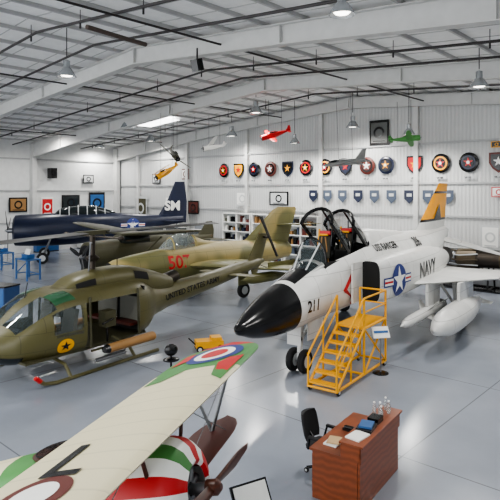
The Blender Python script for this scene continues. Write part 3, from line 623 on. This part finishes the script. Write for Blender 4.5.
m.loft(S,lambda x,t: ((RED,RED,PLWHITE,RED,PLWHITE,GREEN,PLWHITE,RED,PLWHITE)[int(t//20)%9]) if x>-.62 else GREEN,72)
m.ball((-.02,0,0),(.08,.24,.24),DARK)
for i in range(9): t=2*math.pi*i/9+.1; m.cyl((.03,.06*math.cos(t),.06*math.sin(t)),(.03,.2*math.cos(t),.2*math.sin(t)),.04,STEEL,n=10)
m.cyl((0,0,0),(.26,0,0),.05,STEEL,n=14)
F=dense([(-.75,0,0,.455,.455,.455),(-1.3,0,0,.4,.45,.42,2.6),(-2,0,0,.34,.4,.36,2.8),(-3,0,0,.22,.28,.24,2.6),(-4.3,0,.02,.05,.14,.1,2)][::-1],4)
m.loft(F,lambda x,t: GREEN if x>-1.8 else CREAM,32)
m.lathe([(.22,0),(.25,.05),(.2,.07)],(-1.3,0,.42),(0,0,1),WOODD,20,sx=.85); m.disc(-1.3,0,.2,lambda x,y:(x,y,.49),DARK)
for sg in(-1,1):
    m.wing([((-3.6,0,.05),(-4.2,0,.05),.04),((-3.9,sg*.9,.05),(-4.3,sg*.8,.05),.03)],CREAM)
m.wing([((-4.0,0,0),(-4.5,0,0),.03),((-4.0,0,.6),(-4.5,0,.55),.03)],RED,nrm=(0,1,0)); m.cyl((-3.9,0,-.1),(-4.2,0,-.62),.025,WOODD)
for sg in(-1,1):
    d=Vector((0,math.cos(math.radians(-4)),math.sin(math.radians(-4))))*sg; n=Vector((.35,-d.z,d.y)).normalized(); q=Vector((.28,0,0))
    m.wing([(q+n*.04,q-n*.04,.06),(q+d*.25+n*.05,q+d*.25-n*.05,.05),(q+d*.65+n*.08,q+d*.65-n*.08,.03),(q+d*1.0+n*.04,q+d*1.0-n*.04,.015)],WOODD,nrm=(1,0,0))
m.lathe([(.07,-.05),(.07,.05),(.03,.09)],(.28,0,0),(1,0,0),WOODD,16)
m.build('vintage_biplane',(-.6,5.05,1.95),-17.1,-13)
# ---------------------------------------------------------------- desk, chair
dy=math.degrees(math.atan2(.82,.57))
m=MB(); L_,W_=1.62,.84
m.b2((0,0,.72),(L_,W_,.76),WOOD); m.b2((.02,.02,0.0),(L_-.02,.05,.72),WOOD)
for x in(.02,1.2): m.b2((x,.06,.0),(x+.4,W_-.04,.72),WOOD)
for x in(.02,1.2):
    for k in range(3): m.box((x+.2,W_-.035,.17+.2*k),(.36,.02,.17),WOODD); m.box((x+.2,W_-.02,.17+.2*k),(.12,.02,.02),STEEL)
m.b2((0,.0,.76),(.03,.32,.96),WOOD); m.b2((L_-.03,0,.76),(L_,.32,.96),WOOD); m.b2((0,0,.76),(L_,.025,.96),WOOD); m.b2((-.02,-.04,.96),(L_+.02,.34,.99),WOOD)
m.build('reception_desk',(1.6,7.95,0),dy)
def onDesk(x,y,z): 
    c,s=math.cos(math.radians(dy)),math.sin(math.radians(dy)); return (1.6+c*x-s*y,7.95+s*x+c*y,z)
m=MB()
for (x,y,w,d,h,c,rz,zz) in ((.62,.17,.34,.24,.05,BLACK,5,0),(.62,.17,.26,.2,.03,LBLUE,12,.05),(.28,.17,.32,.24,.02,PLWHITE,-8,0),(.95,.16,.22,.18,.08,BLACK,0,0)):
    m.box((x,y,.99+zz+h/2),(w,d,h),c,rot=(0,0,rz))
m.build('book_stack',(1.6,7.95,0),dy)
for (x,y) in ((1.1,.12),(1.25,.2),(1.38,.1),(1.5,.2),(1.2,.28)):
    m=MB(); m.lathe([(.03,0),(.033,.02),(.033,.12),(.015,.17),(.015,.19)],(0,0,0),(0,0,1),BOTTLE,14); m.lathe([(.017,.19),(.017,.21)],(0,0,0),(0,0,1),PLWHITE,12); m.build('water_bottle',onDesk(x,y,.991))
m=MB(); m.box((0,0,.01),(.3,.22,.02),PLWHITE); m.box((.02,0,.03),(.26,.2,.015),mat('paper_tan',(190,160,120),.7),rot=(0,0,14)); m.build('paper_stack',onDesk(.35,.6,.761),dy)
m=MB(); m.box((0,0,.02),(.14,.2,.04),BLACK); m.cyl((-.05,-.07,.06),(-.05,.07,.06),.025,BLACK); m.build('desk_phone',onDesk(.9,.58,.761),dy)
m=MB()
CH=mat('chair_fabric',(26,26,29),.75)
for i in range(5): t=2*math.pi*i/5; e=(.3*math.cos(t),.3*math.sin(t),.09); m.cyl((0,0,.13),e,.025,BLACK); m.wheel((e[0],e[1],.045),.045,.04)
m.cyl((0,0,.1),(0,0,.45),.03,STEEL)
m.loft(dense([(-.26,0,.49,.18,.03,.03,3),(-.2,0,.49,.25,.05,.05,3.5),(.2,0,.49,.25,.05,.05,3.5),(.26,0,.49,.18,.03,.03,3)]),CH,24,cap0=CH,cap1=CH)
vs=[];
nz=8;ny=8
for sd in(0,1):
    for j in range(nz+1):
        for i in range(ny+1):
            u=i/ny*2-1; v=j/nz; w=.24*(1-.18*(2*v-1)**4)
            vs.append((-.25-.1*v+.05*u*u-(.07 if sd else 0)*(1-.6*u**4), u*w, .56+.46*v))
N1=(nz+1)*(ny+1); fs_=[]
for sd in(0,1):
    for j in range(nz):
        for i in range(ny): a=sd*N1+j*(ny+1)+i; fs_.append((a,a+1,a+ny+2,a+ny+1))
for j in range(nz):
    for i in(0,ny): a=j*(ny+1)+i; fs_.append((a,a+ny+1,a+ny+1+N1,a+N1))
for i in range(ny):
    for j in(0,nz): a=j*(ny+1)+i; fs_.append((a,a+1,a+1+N1,a+N1))
m.add(vs,fs_,CH); m.cyl((-.1,0,.46),(-.33,0,.7),.025,BLACK)
for sg in(-1,1): m.tube([(-.15,sg*.27,.48),(-.1,sg*.31,.7),(.15,sg*.31,.7)],.02,BLACK); m.box((.03,sg*.31,.72),(.28,.06,.03),CH)
m.build('office_chair',(1.22,9.15,0),-38,scale=.93)
# ---------------------------------------------------------------- small floor items
m=MB(); m.cyl((0,0,.02),(0,0,1.0),.02,STEEL); m.lathe([(.2,0),(.2,.02),(.03,.04)],(0,0,0),(0,0,1),BLACK,20); m.box((0,0,1.05),(.44,.03,.3),PLWHITE,rot=(-35,0,0)); m.box((0,-.012,1.065),(.38,.03,.06),LBLUE,rot=(-35,0,0))
m.build('information_stand',(3.35,14.1,0),10)
m=MB(); m.cyl((0,0,.02),(0,0,.95),.02,STEEL); m.lathe([(.2,0),(.2,.02),(.03,.04)],(0,0,0),(0,0,1),BLACK,20); m.box((0,0,1.0),(.5,.03,.36),BLACK,rot=(-35,0,0)); m.box((0,-.012,1.015),(.44,.03,.3),PLWHITE,rot=(-35,0,0))
m.build('information_stand',(.02,6.6,0),30)
m=MB(); m.cyl((0,0,.03),(0,0,.85),.025,BLACK); m.box((0,0,.02),(.4,.4,.04),BLACK); m.ball((0,0,.95),(.16,.1,.14),BLACK); m.ball((.0,0,.72),(.2,.16,.05),BLACK); m.build('camera_pedestal',(-1.85,12.9,0),20)
m=MB(); m.box((0,0,.22),(.8,.4,.2),YEL); m.box((.2,0,.36),(.3,.34,.1),YEL); m.cyl((-.4,0,.2),(-.6,0,.4),.02,BLACK)
for x in(-.3,.3):
    for y in(-.2,.2): m.wheel((x,y,.1),.1,.06)
m.build('battery_cart',(-1.2,16.1,0),15)
def table(loc,yaw,w,d,h,name):
    m=MB(); m.b2((-w/2,-d/2,h-.06),(w/2,d/2,h),LBLUE)
    for x in(-1,1):
        for y in(-1,1): m.cyl((x*(w/2-.05),y*(d/2-.05),0),(x*(w/2-.05),y*(d/2-.05),h-.05),.05,LBLUE)
        m.cyl((x*(w/2-.05),-d/2+.05,.3),(x*(w/2-.05),d/2-.05,.3),.03,LBLUE)
    m.cyl((-w/2+.05,d/2-.05,.3),(w/2-.05,d/2-.05,.3),.03,LBLUE); m.cyl((-w/2+.05,-d/2+.05,.3),(w/2-.05,-d/2+.05,h-.1),.03,LBLUE)
    m.box((0,0,h+.12),(w*.5,d*.5,.2),LBLUE); m.box((0,-.02,h+.35),(w*.4,.03,.3),PLWHITE,rot=(-20,0,0)); m.build(name,loc,yaw)
table((-11.7,29.0,0),-42,1.3,.8,1.1,'display_table'); table((-14.9,33.0,0),-42,1.6,.8,1.0,'display_table')
m=MB(); m.b2((-.7,-.4,.08),(.7,.4,.95),mat('cabinet_blue',(34,62,104),.5)); m.b2((-.72,-.42,.95),(.72,.42,1.0),BLACK); m.b2((-.65,-.41,.15),(-.02,-.4,.9),LBLUE); m.b2((.02,-.41,.15),(.65,-.4,.9),LBLUE)
for x in(-.6,.6):
    for y in(-.3,.3): m.wheel((x,y,.05),.05,.03)
m.build('tool_cabinet',(-9.9,21.6,0),-20)
m=MB(); J=[(0,.42),(.1,.5),(.5,.48),(.6,.36),(1.2,.34),(1.3,.42),(2.1,.44),(2.2,.36),(3.0,.34),(3.3,.28)]
BR=mat('engine_bronze',(86,76,60),.45,.5)
m.lathe([(rr,h) for h,rr in J],(-1.6,0,1.3),(1,0,0),[BR,BR,DSTEEL,STEEL,DSTEEL,BR,DSTEEL,DSTEEL,BR],24)
for i in range(12): t=2*math.pi*i/12; m.tube([(-1.0,.4*math.cos(t),1.3+.4*math.sin(t)),(-.2,.4*math.cos(t+.2),1.3+.4*math.sin(t+.2)),(.6,.47*math.cos(t),1.3+.47*math.sin(t))],.03,LGREY if i%2 else BR)
for x in(-1.2,1.0):
    for y in(-.45,.45): m.cyl((x,y,.1),(x,y*.6,1.0),.04,BLACK)
    m.cyl((x,-.45,.1),(x,.45,.1),.04,BLACK)
for y in(-.45,.45): m.cyl((-1.4,y,.1),(1.2,y,.1),.04,BLACK); 
m.b2((-1.6,-.5,0),(1.5,.5,.07),BLACK); m.build('jet_engine',RW(-9.9,26.5,0),RY,scale=1.12)
m=MB(); m.b2((-1.1,-.3,.1),(1.1,.3,1.05),LBLUE); m.b2((-1.15,-.35,1.05),(1.15,.35,1.1),PLWHITE); m.b2((-1.1,-.3,0),(1.1,.3,.1),BLACK)
for k in range(4): m.box((-.8+.5*k,0,1.25),(.28,.2,.3),(RED,GREEN,PLWHITE,BLACK)[k])
m.build('display_counter',RW(-6.2,23.6,0),RY-5)
for k,(a,b,yw) in enumerate(((-17.3,26.9,0),(-14.3,26.9,0),(-28.2,26.0,0),(-39.7,24.5,90),(-39.7,20.8,90),(-34.5,27.0,0),(-31.8,27.0,0))):
    m=MB(); m.b2((-.9,-.3,.08),(.9,.3,1.0),PLWHITE if k%2 else LBLUE); m.b2((-.93,-.33,1.0),(.93,.33,1.04),WOODD); m.b2((-.85,-.28,1.04),(.85,.28,1.9),GLASS); m.b2((-.9,-.3,0),(.9,.3,.08),BLACK); m.b2((-.9,-.3,1.9),(.9,.3,1.95),PLWHITE)
    for q in range(4): m.box((-.6+.4*q,0,1.2+.1*(q%2)),(.22,.2,.3),(RED,BLUE,OLIVED,TAN,GREEN)[(k+q)%5])
    m.build('display_case',RW(a,b,0),RY+yw)
for k,a in enumerate((-25.6,-22.9,-20.2)):
    m=MB()
    for x in(-1.25,0,1.25): m.b2((x-.03,-.25,0),(x+.03,.25,3.1),PLWHITE)
    for z in(.1,.7,1.3,1.9,2.5,3.1): m.b2((-1.25,-.25,z-.03),(1.25,.25,z+.03),PLWHITE)
    m.b2((-1.25,.22,0),(1.25,.25,3.1),LGREY)
    for z in(.13,.73,1.33,1.93,2.53):
        x=-1.1
        while x<1.05:
            w=random.uniform(.1,.3); h=random.uniform(.15,.45)
            if abs(x+w/2)>.12: m.b2((x,-.15,z),(x+w*.9,.1,z+h),random.choice([MAROON,NAVY,OLIVED,TAN,BLACK,PLWHITE,DSTEEL,LGREY,SLATE]))
            x+=w+random.uniform(.03,.12)
    m.build('shelving_unit',RW(a,27.25,0),RY)
m=MB(); m.b2((-.5,-.05,0),(.5,.0,2.1),mat('door_grey',(140,144,148),.5)); m.box((.4,-.08,1.0),(.03,.06,.12),STEEL); m.b2((-.56,-.04,0),(-.5,0,2.16),BEAM); m.b2((.5,-.04,0),(.56,0,2.16),BEAM); m.b2((-.56,-.04,2.1),(.56,0,2.16),BEAM); m.build('door_1',RW(-29.9,B1-.12,0),RY)
# ---------------------------------------------------------------- light + world + camera
w=D.worlds.new('World'); SC.world=w; w.use_nodes=True; bg=w.node_tree.nodes['Background']; bg.inputs[0].default_value=(.96,.98,1,1); bg.inputs[1].default_value=4.0
try: SC.view_settings.look='AgX - Medium High Contrast'
except Exception: pass
cam=D.cameras.new('cam'); co=D.objects.new('camera',cam); SC.collection.objects.link(co); co.location=(0,0,4.7); co.rotation_euler=(math.radians(90),0,0)
cam.sensor_width=36; cam.lens=39.6; cam.shift_y=-.12; cam.clip_end=300; SC.camera=co
